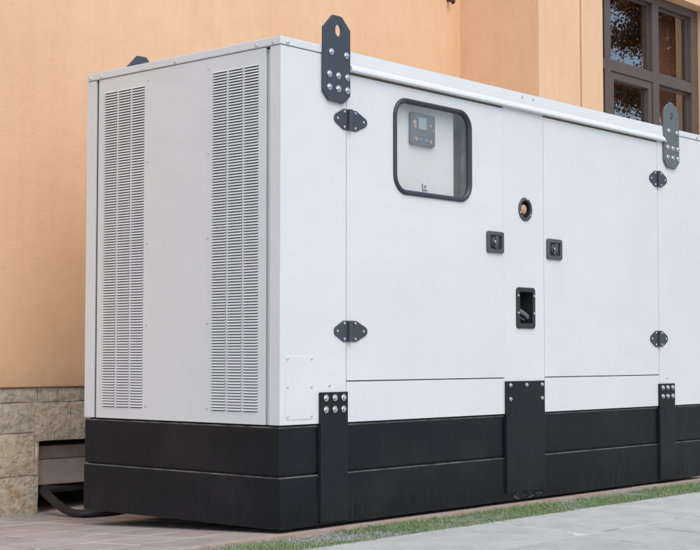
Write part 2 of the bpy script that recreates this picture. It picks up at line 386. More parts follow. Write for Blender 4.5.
# ---- inner dark carcass (closes the seams)
bm = bmesh.new()
plate(bm, rect(0.035, LEN - 0.035, ZB - 0.008, 2.19), [rect(0.80, 1.56, 1.52, 2.07), rect(1.80, 2.02, 0.90, 1.15), rect(1.85, 1.97, 1.50, 1.63)], mp('S', 0.016), 0.004)
box(bm, 0.035, LEN - 0.035, WID - 0.02, WID - 0.016, ZB - 0.008, 2.19)
box(bm, 0.030, 0.034, 0.016, WID - 0.016, ZB - 0.008, 2.19)
box(bm, LEN - 0.034, LEN - 0.030, 0.016, WID - 0.016, ZB - 0.008, 2.19)
box(bm, 0.03, LEN - 0.03, 0.01, WID - 0.01, 0.4523, ZB - 0.009)
obj('inner_frame', bm, M['dark'], gen, (LEN / 2, WID / 2, 0.45))

T = 0.012
TOPD = 2.104
def panel(name, u0, u1, v0, v1, fm, holes=(), d0=0.0, bev=0.0013, th=T, mt='white'):
    bm = bmesh.new(); plate(bm, rect(u0, u1, v0, v1), holes, fm, th, d0)
    o0 = fm((u0 + u1) / 2, v0, 0)
    return obj(name, bm, M[mt], gen, o0, bevel=bev)

winhole = rrect(0.797, 1.407, 1.568, 2.024, 0.086)
for fm, face in ((S, 'S'), (SB, 'B')):
    front = face == 'S'
    # fixed corner panels run up behind the lid
    panel('corner_panel', 0.0, 0.4405, ZB, 2.160, fm)
    panel('corner_panel', 3.351, LEN, ZB, 2.160, fm)
    d1 = panel('door', 0.4445, 1.7057, 0.6525, TOPD - 0.012, fm, [winhole] if front else [])
    if front: door1 = d1; door1['label'] = 'left door with window'
    cp = panel('centre_post', 1.7062, 2.0855, ZB, 2.150, fm, [rrect(1.825, 1.980, 0.925, 1.127, 0.012, 4), ell(1.908, 1.563, 0.052, 0.052, 28)] if front else [])
    if front: centre = cp
    d2 = panel('door', 2.0900, 3.3465, 0.6525, TOPD - 0.012, fm)
    if front: door2 = d2
    panel('lower_panel', 0.4445, 1.704, ZB, 0.6475, fm)
    panel('lower_panel', 2.0900, 3.3465, ZB, 0.6475, fm)

# top header behind the rail
for y0, y1 in ((0.006, 0.014), (WID - 0.014, WID - 0.006)):
    for x0, x1 in ((0.4445, 1.704), (2.09, 3.3465)): obj('door_seal', bx(x0, x1, y0, y1, TOPD - 0.008, 2.16), M['seal'], gen, (x0, y0, 2.1))

# ---- ends
def end_side(fm, face, sgn):
    x = 0.0 if face == 'E' else LEN
    for u0, u1 in ((0.0125, 0.066), (1.302, WID - 0.0125)):
        panel('corner_post', u0, u1, ZB, 2.160, fm)
    holes = []; vents = []
    for (a, b_) in ((0.142, 0.442), (0.930, 1.232)):
        w = (b_ - a); cw = (w - 2 * 0.013) / 3
        cols_ = [(a + i * (cw + 0.013), a + i * (cw + 0.013) + cw) for i in range(3)]
        holes += [rect(c0, c1, 0.515, 2.093) for c0, c1 in cols_]
        vents.append(cols_)
    # recessed channels beside the panel
    for u0, u1 in ((0.060, 0.103), (1.276, 1.308)):
        bm = bmesh.new(); plate(bm, rect(u0, u1, ZB, 2.155), [], fm, 0.003, 0.020)
        obj('side_channel', bm, M['white'], gen, (x, u0, ZB))
    ep = panel('end_panel', 0.097, 1.280, ZB, 2.160, fm, holes, 0.002, bev=0.0012)
    for cols_ in vents:
        bm = bmesh.new()
        rows = 118; pitch = (2.093 - 0.515) / rows
        for c0, c1 in cols_:
            for k in range(rows):
                zt = 2.093 - k * pitch
                j_ = random.uniform(-0.0004, 0.0004)
                # pressed louvre: leans outwards at its foot, open below
                dd = [(0.004, zt + 0.0012), (-0.0012, zt - 0.0018), (-0.0034 + j_, zt - 0.0087), (-0.0024 + j_, zt - 0.0094), (0.0052, zt - 0.0004)]
                ring0 = [bm.verts.new(fm(c0 - 0.001, z, d)) for d, z in dd]; ring1 = [bm.verts.new(fm(c1 + 0.001, z, d)) for d, z in dd]
                for i in range(5): bm.faces.new((ring0[i], ring0[(i + 1) % 5], ring1[(i + 1) % 5], ring1[i]))
                bm.faces.new(ring0); bm.faces.new(ring1)
        uu = (cols_[0][0] + cols_[2][1]) / 2
        obj('louvre_vent', bm, M['white'], ep, fm(uu, 0.515, 0))
    for u in (0.90, 0.471):
        for z in (2.114, 1.712, 1.315, 0.92, 0.527):
            fastener('pin', 'rivet', ep, fm(u, z, 0.002), face)
end_side(EN, 'E', 1)
end_side(EF, 'F', -1)

# ---- roof lid
bm = bmesh.new(); box(bm, -0.003, LEN + 0.003, -0.003, WID + 0.003, 2.1635, HGT)
lid = obj('roof_lid', bm, M['white'], gen, (LEN / 2, WID / 2, 2.1635), bevel=0.004, segs=3)
for u in (1.344, 1.256, 0.699, 0.150, 0.042):
    fastener('rivet', 'rivet', lid, (-0.003, u, 2.176), 'E'); fastener('rivet', 'rivet', lid, (LEN + 0.003, u, 2.176), 'F')
for u in (0.040, 1.877, 1.983, 3.855):
    fastener('rivet', 'rivet', lid, (u, -0.003 if u not in (1.877, 1.983) else -0.003, 2.176), 'S')
# drip rail
for sg, y0 in ((1, 0.0), (-1, WID)):
    bm = bmesh.new()
    prof = [(-0.0035, 2.192), (-0.007, 2.166), (-0.009, 2.136), (-0.019, 2.128), (-0.026, 2.118), (-0.027, 2.108), (-0.022, 2.101), (-0.006, 2.1005), (0.004, 2.104), (0.004, 2.160), (-0.0032, 2.163), (-0.0032, 2.19)]
    ra = [bm.verts.new((0.4555, y0 + sg * d, z)) for d, z in prof]
    rb = [bm.verts.new((3.36, y0 + sg * d, z)) for d, z in prof]
    rc = [bm.verts.new((3.412, y0 + sg * (d if i not in (3, 4, 5, 6) else d * 1.0), z)) for i, (d, z) in enumerate(prof)]
    rings = [ra, rb, rc]
    for a, b_ in zip(rings, rings[1:]):
        for i in range(len(prof)): bm.faces.new((a[i], a[(i + 1) % len(prof)], b_[(i + 1) % len(prof)], b_[i]))
    bm.faces.new(ra); bm.faces.new(rc)
    # pointed lip end running in front of the lifting plate
    if sg == 1:
        tip = bm.verts.new((3.438, -0.021, 2.101))
        q = [bm.verts.new((3.4125, -d, z)) for d, z in ((0.0145, 2.127), (0.026, 2.118), (0.027, 2.108), (0.022, 2.101), (0.0145, 2.101))]
        for i in range(5): bm.faces.new((q[i], q[(i + 1) % 5], tip))
        bm.faces.new(q)
    obj('drip_rail', bm, M['white'], gen, (LEN / 2, y0, 2.1), smooth=True)

# ---- lifting plates
def lifting(x0, round_top, fm, face):
    x1 = x0 + 0.188; cx = (x0 + x1) / 2
    if round_top:
        out = [(x0 + 0.041, 1.947), (x1 - 0.049, 1.943), (x1, 1.985), (x1, 2.275)]
        for a in range(15, 180, 15):
            out.append((cx + 0.094 * math.cos(R(a)), 2.275 + 0.080 * math.sin(R(a))))
        out += [(x0, 2.275), (x0, 1.990)]
    else:
        out = [(x0 + 0.041, 1.949), (x1 - 0.049, 1.943), (x1, 1.983), (x1, 2.295), (x1 - 0.062, 2.352), (x0 + 0.066, 2.352), (x0, 2.286), (x0, 1.990)]
    hole = ell(cx + 0.010, 2.283, 0.022, 0.029, 20) if not round_top else ell(cx + 0.004, 2.270, 0.019, 0.026, 20)
    bm = bmesh.new(); plate(bm, out, [hole], fm, 0.012, -0.0155)
    lab = M['plate_light'] if round_top else M['plate']
    pl = obj('lifting_plate', bm, lab, gen, fm(cx, 1.943, -0.0155), bevel=0.0015)
    bm = bmesh.new(); plate(bm, rect(x0 + 0.02, x1 - 0.02, 1.99, 2.158), [], fm, 0.0034, -0.0035)
    obj('packing_plate', bm, M['plate'], pl, fm(cx, 1.99, -0.0035))
    for dx, z in ((0.054, 2.176), (0.159, 2.173), (0.041, 2.071), (0.103, 2.070), (0.166, 2.070), (0.041, 2.010), (0.103, 2.009), (0.166, 2.009)):
        fastener('bolt', 'bolt', pl, fm(x0 + dx, z, -0.0155), face)
    return pl
pl = lifting(0.266, False, S, 'S'); pl['label'] = 'dark grey lifting plate with cut corners'
pr_ = lifting(3.416, True, S, 'S'); pr_['label'] = 'pale grey lifting plate with rounded top'
lifting(0.266, False, SB, 'B'); lifting(3.416, True, SB, 'B')

# ---- base straps
def strap(x0, x1, z0, z1, fm, face, bolts, kind='bolt'):
    bm = bmesh.new(); plate(bm, rect(x0, x1, z0, z1), [], fm, 0.011, -0.013)
    st = obj('base_strap', bm, M['strap'], gen, fm((x0 + x1) / 2, z0, -0.013), bevel=0.0015)
    for u, z in bolts: fastener(kind, 'bolt', st, fm(u, z, -0.013), face)
    # weld bead and rust specks down one edge
    bm = bmesh.new(); rr = random.Random(int(x0 * 100))
    zs = [z0 + 0.01 + i * 0.006 for i in range(int((min(z1, 0.44) - z0) / 0.006))]
    tube(bm, [fm(x0 - 0.0015, z, -0.002) for z in zs], [rr.choice((0.0020, 0.0024, 0.0028)) for z in zs], 6)
    obj('weld_bead', bm, M['strap'], st, fm(x0, z0, 0))
    return st
for fm, face in ((S, 'S'), (SB, 'B')):
    strap(0.252, 0.440, 0.012, 0.602, fm, face, [(0.288, .576), (0.348, .576), (0.408, .576), (0.288, .523), (0.348, .523), (0.408, .523)])
    s2 = strap(1.707, 2.067, 0.045, 0.633, fm, face, [(1.742, .612), (1.892, .612), (2.040, .612), (1.742, .538), (2.040, .538)], 'bolt_small')
    strap(3.327, 3.516, 0.012, 0.597, fm, face, [(3.363, .572), (3.423, .572), (3.483, .572), (3.363, .519), (3.423, .519), (3.483, .519)])
    for u in (0.325, 3.44):
        fastener('screw', 'screw', gen, fm(u, 0.632, 0), face)
# crumbling foot of the middle strap
bm = bmesh.new(); rr = random.Random(3)
for k in range(28):
    u = rr.uniform(1.72, 2.055); z = rr.uniform(0.004, 0.044); s = rr.uniform(0.002, 0.006)
    mtx = Matrix.Translation((u, -0.001, z)) @ Matrix.Rotation(rr.uniform(-.5, .5), 4, 'Y') @ Matrix.Diagonal((s * 1.9, 0.003, s * 0.7, 1))
    bmesh.ops.create_icosphere(bm, subdivisions=1, radius=1, matrix=mtx)
obj('rusty_scale', bm, M['rust'], s2 if False else gen, (1.885, 0, 0))

# ---- hinges
def hinge(cx, cz, parent, fm, face, rl=1.0):
    bm = bmesh.new()
    prof = [(0.010, -0.049), (0.040, -0.049), (0.096, -0.019), (0.104, -0.008), (0.104, 0.008), (0.096, 0.019), (0.040, 0.049), (0.010, 0.049)]
    plate(bm, [(cx + u * (rl if u > 0.02 else 1), cz + v) for u, v in prof], [], fm, 0.005, -0.006)
    plate(bm, [(cx - u, cz + v) for u, v in prof], [], fm, 0.005, -0.006)
    bm2 = bmesh.new()
    h = obj('hinge', bm, M['plate'], parent, fm(cx, cz, 0), bevel=0.0015)
    bm2.free()
    bm = bmesh.new(); sg = -1 if face == 'S' else 1
    y = fm(0, 0, 0)[1] + sg * 0.011
    tube(bm, [(cx, y, cz - 0.049), (cx, y, cz - 0.016), (cx, y, cz - 0.0155)], [0.012, 0.012, 0.0095], 14)
    tube(bm, [(cx, y, cz - 0.0153), (cx, y, cz + 0.0153)], 0.012, 14)
    tube(bm, [(cx, y, cz + 0.0155), (cx, y, cz + 0.016), (cx, y, cz + 0.049)], [0.0095, 0.012, 0.012], 14)
    obj('knuckle', bm, M['plate'], h, (cx, y, cz - 0.049), smooth=True)
    for u, v in ((-0.082, 0), (0.082, 0), (-0.034, 0.036), (0.034, 0.036), (-0.034, -0.036), (0.034, -0.036)):
        fastener('screw', 'screw', h, fm(cx + u * (rl if u > 0 else 1), cz + v, -0.006), face)
    return h
for fm, face in ((S, 'S'), (SB, 'B')):
    for cx, cz in ((0.458, 1.874), (0.458, 0.882), (3.352, 1.862), (3.340, 0.872)):
        hinge(cx, cz, gen, fm, face, 1.24 if cx < 1 else 1.05)

# ---- locks
def lock(cx, cz, parent, turn):
    w, h = 0.074, 0.057
    bm = bmesh.new()
    plate(bm, rrect(cx - w, cx + w, cz - h, cz + h, 0.013, 5), [rrect(cx - w * 0.66, cx + w * 0.72, cz - h * 0.62, cz + h * 0.62, 0.006, 3)], S, 0.012, -0.0125)
    l = obj('lock', bm, M['lock_plastic'], parent, (cx, -0.012, cz - h), bevel=0.004, segs=3)
    bm = bmesh.new(); box(bm, cx - w * 0.8, cx + w * 0.85, -0.004, -0.0006, cz - h * 0.75, cz + h * 0.75)
    obj('lock_dish', bm, M['black_plastic'], l, (cx, 0, cz - h))
    bm = bmesh.new()
    a = R(turn)
    lathe_y(bm, cx - 0.002, cz, [(0.030, -0.0042), (0.030, -0.009), (0.026, -0.011), (0.012, -0.0115), (0, -0.0115)], 24)
    pts = [(-0.034, -0.010), (0.030, -0.012), (0.036, 0), (0.030, 0.012), (-0.034, 0.010)]
    pts = [(cx - 0.002 + u * math.cos(a) - v * math.sin(a), cz + u * math.sin(a) + v * math.cos(a)) for u, v in pts]
    plate(bm, pts, [], S, 0.006, -0.0185)
    obj('latch_lever', bm, M['lock_plastic'], l, (cx, -0.01, cz), bevel=0.001)
    bm = bmesh.new(); lathe_y(bm, cx - 0.02, cz + 0.002, [(0.008, -0.018), (0.008, -0.0215), (0.006, -0.0225), (0, -0.0225)], 16)
    obj('key_barrel', bm, M['zinc'], l, (cx, -0.02, cz), smooth=True)
lock(1.622, 1.367, door1, 78)
lock(2.184, 1.360, door2, 65)

# ---- access cover with six screws
bm = bmesh.new(); plate(bm, rect(0.036, 0.212, 0.484, 0.766), [], S, 0.0022, -0.0024)
ac = obj('access_cover', bm, M['white'], gen, (0.124, -0.002, 0.484), bevel=0.0008)
for u in (0.046, 0.202):
    for z in (0.754, 0.628, 0.497): fastener('pin', 'screw', ac, (u, -0.0024, z), 'S')

# ---- emergency stop
bm = bmesh.new()
lathe_y(bm, 1.908, 1.563, [(0.046, 0.03), (0.046, -0.002), (0.050, -0.008), (0.056, -0.0085), (0.062, -0.006), (0.0655, -0.0003)], 40)
es = obj('emergency_stop', bm, M['lock_plastic'], centre, (1.908, 0, 1.563), smooth=True)
bm = bmesh.new(); lathe_y(bm, 1.908, 1.563, [(0.0458, -0.001), (0.044, 0.026), (0.030, 0.032), (0, 0.032)], 32)
obj('recess_dish', bm, M['black_plastic'], es, (1.908, 0.02, 1.563), smooth=True)
bm = bmesh.new(); lathe_y(bm, 1.897, 1.563, [(0.012, 0.031), (0.012, 0.012), (0.023, 0.010), (0.026, 0.006), (0.025, -0.001), (0.018, -0.006), (0.008, -0.008), (0, -0.008)], 28)
obj('stop_button', bm, M['button'], es, (1.897, 0, 1.563), smooth=True)
for a in (80, 200, 325): fastener('pin', 'screw', es, (1.908 + 0.056 * math.cos(R(a)), -0.0085, 1.563 + 0.056 * math.sin(R(a))), 'S')

# ---- recessed handle box
bm = bmesh.new()
plate(bm, rrect(1.815, 1.990, 0.915, 1.137, 0.018, 5), [rrect(1.843, 1.966, 0.943, 1.112, 0.006, 3)], S, 0.009, -0.0092)
hb = obj('recessed_handle', bm, M['black_plastic'], centre, (1.90, 0, 0.915), bevel=0.004, segs=3)
bm = bmesh.new()
plate(bm, rrect(1.835, 1.973, 0.935, 1.119, 0.006, 3), [rrect(1.8395, 1.9695, 0.9395, 1.1145, 0.005, 3)], S, 0.07, 0.001)
box(bm, 1.830, 1.978, 0.0712, 0.076, 0.93, 1.123)
obj('handle_box', bm, M['black_plastic'], hb, (1.90, 0.03, 0.93))
bm = bmesh.new()
tube(bm, spline([(1.842, 0.02, 1.020), (1.880, 0.008, 1.005), (1.925, 0.006, 0.985), (1.945, 0.012, 0.975)], 6), 0.012, 12, sx=0.55)
tube(bm, spline([(1.845, 0.030, 0.995), (1.885, 0.022, 0.975), (1.925, 0.022, 0.962)], 6), 0.005, 10)
obj('handle_lever', bm, M['zinc'] if False else M['plate_light'], hb, (1.90, 0.02, 1.0), smooth=True)
for u in (1.829, 1.978):
    for z in (1.092, 0.998): fastener('screw', 'screw', hb, (u, -0.0092, z), 'S')

# ---- door window
wn = None
bm = bmesh.new()
def ring(inset, d, r): return [(u, -d, v) for u, v in rrect(0.785 + inset, 1.419 - inset, 1.556 + inset, 2.036 - inset, r - inset, 10)]
rings = [ring(i, d, 0.098) for i, d in ((0.0, 0.0003), (0.001, 0.006), (0.005, 0.011), (0.011, 0.0130), (0.017, 0.0120), (0.022, 0.008), (0.0255, 0.002), (0.0255, -0.008))]
vr = [[bm.verts.new(p_) for p_ in r_] for r_ in rings]
for a, b_ in zip(vr, vr[1:]):
    for k in range(len(a)): bm.faces.new((a[k], a[(k + 1) % len(a)], b_[(k + 1) % len(a)], b_[k]))
wn = obj('door_window', bm, M['rubber'], door1, (1.10, 0, 1.556), smooth=True)
bm = bmesh.new(); plate(bm, rrect(0.799, 1.405, 1.570, 2.022, 0.084, 8), [], S, 0.004, 0.003)
obj('window_pane', bm, M['glass'], wn, (1.10, 0.003, 1.583))
# control cabinet behind the window
CY = 0.06
bm = bmesh.new(); box(bm, 0.70, 1.350, CY, CY + 0.3, 1.50, 2.10)
cab = obj('control_cabinet', bm, M['white_grey'], gen, (1.05, CY, 1.50), bevel=0.004)
bm = bmesh.new(); box(bm, 1.3505, 1.80, CY + 0.08, CY + 0.09, 1.45, 2.12); box(bm, 0.66, 1.80, 0.021, CY + 0.05, 2.105, 2.115); box(bm, 0.66, 1.80, 0.021, CY + 0.05, 1.475, 1.485)
tube(bm, [(1.47, CY + 0.03, 1.49), (1.47, CY + 0.03, 2.10)], 0.014, 10); tube(bm, [(1.52, CY + 0.02, 1.49), (1.55, CY + 0.02, 2.10)], 0.02, 10)
obj('wiring_duct', bm, M['duct'], gen, (1.6, CY, 1.45))
bm = bmesh.new(); plate(bm, rrect(0.978, 1.170, 1.823, 1.987, 0.014, 4), [], S, 0.02, CY - 0.0205)
ct = obj('controller', bm, M['ctrl'], cab, (1.12, CY - 0.02, 1.823), bevel=0.004)
bm = bmesh.new(); box(bm, 1.032, 1.095, CY - 0.0225, CY - 0.0207, 1.905, 1.965); obj('screen', bm, M['screen'], ct, (1.107, CY - 0.0225, 1.905))
for (u, z, r_, mt) in ((1.030, 1.935, 0.016, 'amber'), (1.032, 1.915, 0.012, 'amber'), (1.045, 1.853, 0.014, 'amber'), (1.190, 1.848, 0.012, 'amber'), (1.085, 1.853, 0.010, 'green'), (1.145, 1.850, 0.010, 'blue'), (1.19, 1.93, 0.010, 'screen'), (1.215, 1.905, 0.008, 'screen')):
    u = 0.978 + (u - 1.002) * 0.807; r_ *= 0.8
    bm = bmesh.new(); lathe_y(bm, u, z, [(r_, CY - 0.0204), (r_, CY - 0.0238), (r_ * 0.8, CY - 0.026), (0, CY - 0.0265)], 18)
    obj('indicator', bm, M[mt], ct, (u, CY - 0.02, z), smooth=True)
bm = bmesh.new(); box(bm, 1.085, 1.125, CY - 0.004, CY - 0.0005, 1.60, 1.606); box(bm, 1.085, 1.090, CY - 0.004, CY - 0.0005, 1.606, 1.635); box(bm, 1.105, 1.112, CY - 0.006, CY - 0.0005, 1.615, 1.628)
obj('cabinet_latch', bm, M['ctrl'], cab, (1.1, CY, 1.6))

# ------------------------------------------------------------------ the house
house = empty('house', (XC, YW + 2.0, -0.1))
tag(house, 'peach rendered house with a stone plinth and brown framed window behind the generator', 'house')
X0, X1, ZT = -3.2, 15.0, 5.6
# plaster walls
bm = bmesh.new()
box(bm, X0, XC + 0.05, YW - 0.012, YW + 0.25, 0.590, ZT)
box(bm, XC, XC + 0.3, YF + 0.2501, YW + 0.25, 0.585, ZT) if False else None
obj('wall', bm, M['plaster'], house, (0, YW, 0.59), bevel=0.006)
bm = bmesh.new()
WO = (5.216, 7.05, 1.90, 3.842)
plate(bm, rect(XC, X1, 0.590, ZT), [rect(*WO)], mp('S', YF), 0.25)
obj('projecting_wall', bm, M['plaster'], house, (XC, YF, 0.59))
obj('return_wall', bx(XC, XC + 0.28, YF + 0.25, YW + 0.2, 0.590, ZT), M['plaster'], house, (XC, YF + .25, 0.59))
bm = bmesh.new()
plate(bm, rect(4.912, WO[0] + 0.0, 0.62, ZT - 0.3), [], mp('S', YF - 0.022), 0.0215)
obj('wall_pilaster', bm, M['plaster'], house, (5.06, YF, 0.62), bevel=0.012, segs=4)
# body and roof
for q in ((X0, X0 + 0.25, YW + 0.25, 9.0, -0.1, ZT), (X1 - 0.25, X1, YF + 0.25, 9.0, -0.1, ZT), (X0, X1, 9.0, 9.25, -0.1, ZT)): obj('outer_wall', bx(*q), M['plaster'], house, (q[0], q[2], 0))
bm = bmesh.new()
v = [bm.verts.new(c) for c in ((X0 - .2, YW - .1, ZT), (X1 + .2, YW - .1, ZT), (X1 + .2, 9.4, ZT), (X0 - .2, 9.4, ZT), (X0 + 2, 5.6, ZT + 1.6), (X1 - 2, 5.6, ZT + 1.6))]
for f in ((0, 1, 5, 4), (1, 2, 5), (2, 3, 4, 5), (3, 0, 4), (3, 2, 1, 0)): bm.faces.new([v[i] for i in f])
obj('roof', bm, M['roof'], house, (3, 5, ZT))
# small dark wall bracket near the top
bm = bmesh.new(); tube(bm, [(4.18, YW - 0.012, 3.515), (4.18, YW - 0.05, 3.503), (4.18, YW - 0.07, 3.490)], [0.012, 0.012, 0.02], 10)
obj('wall_bracket', bm, M['black_plastic'], house, (4.18, YW, 3.47), smooth=True)

# stone plinth: rows of split blocks in a mortar backing, with a niche
NX0, NX1, NZ1 = 0.395, 1.55, 0.285
bm = bmesh.new()
plate(bm, [(X0, -0.3), (NX0, -0.3), (NX0, NZ1), (NX1, NZ1), (NX1, -0.3), (XC, -0.3), (XC, 0.5895), (X0, 0.5895)], [], mp('S', YW + 0.012), 0.2)
obj('plinth_backing', bm, M['mortar'], house, (0, YW, -0.3))
obj('plinth_backing', bx(XC + 0.012, X1, YF + 0.012, YF + 0.212, -0.3, 0.5895), M['mortar'], house, (XC, YF, -0.3))
obj('plinth_backing', bx(XC + 0.012, XC + 0.212, YF + 0.212, YW + 0.012, -0.3, 0.5895), M['mortar'], house, (XC, YF + .2, -0.3))
bm = bmesh.new(); rr = random.Random(21)
def stone(fm, u0, u1, v0, v1, j=0.004):
    g = 0.0022; n = 4
    d = -rr.uniform(0.0, 0.007)
    nu = max(2, int((u1 - u0) / 0.05)); nv = max(2, int((v1 - v0) / 0.05))
    grid = []
    for i in range(nu + 1):
        row = []
        for k in range(nv + 1):
            u = u0 + g + (u1 - u0 - 2 * g) * i / nu; v_ = v0 + g + (v1 - v0 - 2 * g) * k / nv
            edge = i in (0, nu) or k in (0, nv)
            if edge: u += rr.uniform(-0.003, 0.003); v_ += rr.uniform(-0.003, 0.003)
            row.append(bm.verts.new(fm(u, v_, d + (0.004 if edge else rr.uniform(-0.007, 0.004)))))
        grid.append(row)
    for i in range(nu):
        for k in range(nv): bm.faces.new((grid[i][k], grid[i + 1][k], grid[i + 1][k + 1], grid[i][k + 1]))
    loop = [(i, 0) for i in range(nu)] + [(nu, k) for k in range(nv)] + [(i, nv) for i in range(nu, 0, -1)] + [(0, k) for k in range(nv, 0, -1)]
    bk = {}
    for i, k in loop:
        c = grid[i][k].co
        bk[(i, k)] = bm.verts.new(Vector(c) + (Vector(fm(0, 0, 0.016 - d)) - Vector(fm(0, 0, 0.0))))
    for a, b_ in zip(loop, loop[1:] + loop[:1]): bm.faces.new((grid[a[0]][a[1]], bk[a], bk[b_], grid[b_[0]][b_[1]]))
fw = mp('S', YW); ff = mp('S', YF); fr = mp('E', XC)
# blocks seen next to the generator
vis = [(-0.36, 0.385, 0.505, 0.587), (0.385, 1.0, 0.505, 0.587),
       (-0.35, 0.368, 0.335, 0.505), (0.368, 0.617, NZ1, 0.505), (0.617, 0.86, NZ1, 0.505), (0.86, 1.20, NZ1, 0.505), (1.20, 1.55, NZ1, 0.505), (1.0, 1.6, 0.505, 0.587),
       (-0.25, NX0, 0.095, 0.335), (-0.50, 0.135, -0.16, 0.095), (0.135, NX0, -0.16, 0.095)]
for q in vis:
    if q[0] == -0.25: 
        stone(fw, -0.25, 0.368, 0.095, 0.335); stone(fw, 0.368, NX0, 0.095, NZ1); continue
    stone(fw, *q)
rows = [(-0.16, 0.095), (0.095, 0.335), (0.335, 0.505), (0.505, 0.587)]
start = {0: -0.50, 1: -0.25, 2: -0.35, 3: -0.36}
for ri, (a, b_) in enumerate(rows):
    u = start[ri]
    while u > X0: 
        w = rr.uniform(0.25, 0.75); stone(fw, max(u - w, X0), u, a, b_); u -= w
    u = 1.55 if ri != 3 else 1.6
    while u < XC - 0.02:
        w = rr.uniform(0.25, 0.7); stone(fw, u, min(u + w, XC - 0.005), a, b_); u += w
    u = XC + 0.012
    while u < X1: w = rr.uniform(0.25, 0.7); stone(ff, u, min(u + w, X1), a, b_); u += w
    stone(fr, YF + 0.016, YF + 0.36, a, b_); stone(fr, YF + 0.36, YW - 0.003, a, b_)
obj('stone_plinth', bm, M['stone'], house, (0, YW, -0.16), smooth=True)
# niche lining
bm = bmesh.new(); box(bm, NX0 - 0.004, NX1 + 0.004, YW + 0.2, YW + 0.95, -0.3, NZ1 + 0.004)
bmesh.ops.delete(bm, geom=[f for f in bm.faces if abs(f.calc_center_median().y - YW - 0.2) < 1e-4], context='FACES')
obj('niche_lining', bm, M['concrete'], house, (1, YW + 0.5, -0.3))
for nm, q in (('niche_ledge', (NX0 + 0.003, NX1 - 0.01, YW + 0.075, YW + 0.4, 0.028, 0.172)), ('niche_board', (NX0 + 0.003, NX1 - 0.01, YW + 0.11, YW + 0.4, 0.173, 0.248)), ('niche_floor', (NX0 + 0.003, NX1 - 0.01, YW + 0.004, YW + 0.6, -0.25, -0.118))):
    bm = bmesh.new(); box(bm, *q)
    obj(nm, bm, M['concrete'], house, (1, YW + 0.2, q[4]), bevel=0.006)

# window in the projecting wall
FY = YF + 0.12; GY = FY + 0.05
win = tag(empty('temp', (0, 0, 0)), None); bpy.data.objects.remove(win)
bm = bmesh.new()
def bar(x0, x1, z0, z1, y0=None, y1=None): box(bm, x0, x1, FY if y0 is None else y0, (GY + 0.03) if y1 is None else y1, z0, z1)
zt, zb = WO[3], WO[2]
bar(WO[0], 5.29, zb, zt); bar(5.474, 5.567, zb + 0.08, zt - 0.07); bar(6.249, 6.351, zb + 0.08, zt - 0.07); bar(6.93, WO[1], zb, zt)
bar(5.29, 6.93, zt - 0.07, zt); bar(5.29, 6.93, zb, zb + 0.08)
for a, b_ in ((5.29, 5.474), (5.567, 6.249), (6.351, 6.93)): bar(a, b_, 3.092, 3.180, FY + 0.002)
wf = obj('window', bm, M['frame'], house, (6.1, FY, zb), bevel=0.004)
bm = bmesh.new()
# opening sash in the lower left light and slim glazing beads elsewhere
def frame_rect(x0, x1, z0, z1, w, y0, y1):
    plate(bm, rect(x0, x1, z0, z1), [rect(x0 + w, x1 - w, z0 + w, z1 - w)], mp('S', y0), y1 - y0)
frame_rect(5.5675, 6.2485, zb + 0.081, 3.0915, 0.062, FY + 0.012, GY + 0.028)
obj('sash', bm, M['frame'], wf, (5.9, FY, zb), bevel=0.004)
bm = bmesh.new()
frame_rect(5.5675, 6.2485, 3.181, zt - 0.071, 0.018, GY - 0.012, GY + 0.012)
frame_rect(6.3515, 6.9295, 3.181, zt - 0.071, 0.022, GY - 0.012, GY + 0.012)
frame_rect(6.3515, 6.9295, zb + 0.081, 3.0915, 0.022, GY - 0.012, GY + 0.012)
obj('glazing_bead', bm, M['frame'], wf, (6.2, GY, zb))
for x0, x1, z0, z1 in ((5.29, 5.474, 3.18, zt - .07), (5.29, 5.474, zb + .08, 3.092), (5.585, 6.231, 3.198, zt - .088), (5.629, 6.187, zb + .142, 3.030), (6.373, 6.908, 3.202, zt - .092), (6.373, 6.908, zb + .102, 3.070)):
    obj('pane', bx(x0 - 0.002, x1 + 0.002, GY, GY + 0.006, z0 - 0.002, z1 + 0.002), M['house_glass'], wf, (x0, GY, z0))
# curtain with folds
bm = bmesh.new(); n = 120; prev = None
for i in range(n + 1):
    x = 6.38 + 1.1 * i / n; y = GY + 0.14 + 0.016 * math.sin(i * 0.9) + 0.008 * math.sin(i * 0.37)
    a, b_ = bm.verts.new((x, y, zb - 0.02)), bm.verts.new((x, y, zt + 0.05))
    if prev: bm.faces.new((prev[0], a, b_, prev[1]))
    prev = (a, b_)
obj('curtain', bm, M['curtain'], wf, (6.9, GY + 0.1, zb), smooth=True)
bm = bmesh.new(); box(bm, 4.9, 7.6, YF + 0.251, GY + 2.5, 1.0, 4.4)   # dark room behind
bmesh.ops.delete(bm, geom=[f for f in bm.faces if abs(f.calc_center_median().y - YF - 0.251) < 1e-4], context='FACES')
obj('room', bm, M['curtain'], house, (6.2, 3, 0.9))
obj('window_sill', bx(5.18, 7.09, YF - 0.04, FY - 0.0005, zb - 0.04, zb - 0.002), M['concrete'], house, (6.1, YF, zb - 0.04), bevel=0.004)

# ------------------------------------------------------------------ ground
X0 = -9.0
def ground_z(x, y): return -0.013 - 0.0483 * (y + 0.03)
obj('ground', bx(-300, 300, -300, 300, -0.9, -0.42), M['far']).__setitem__('kind', 'structure')
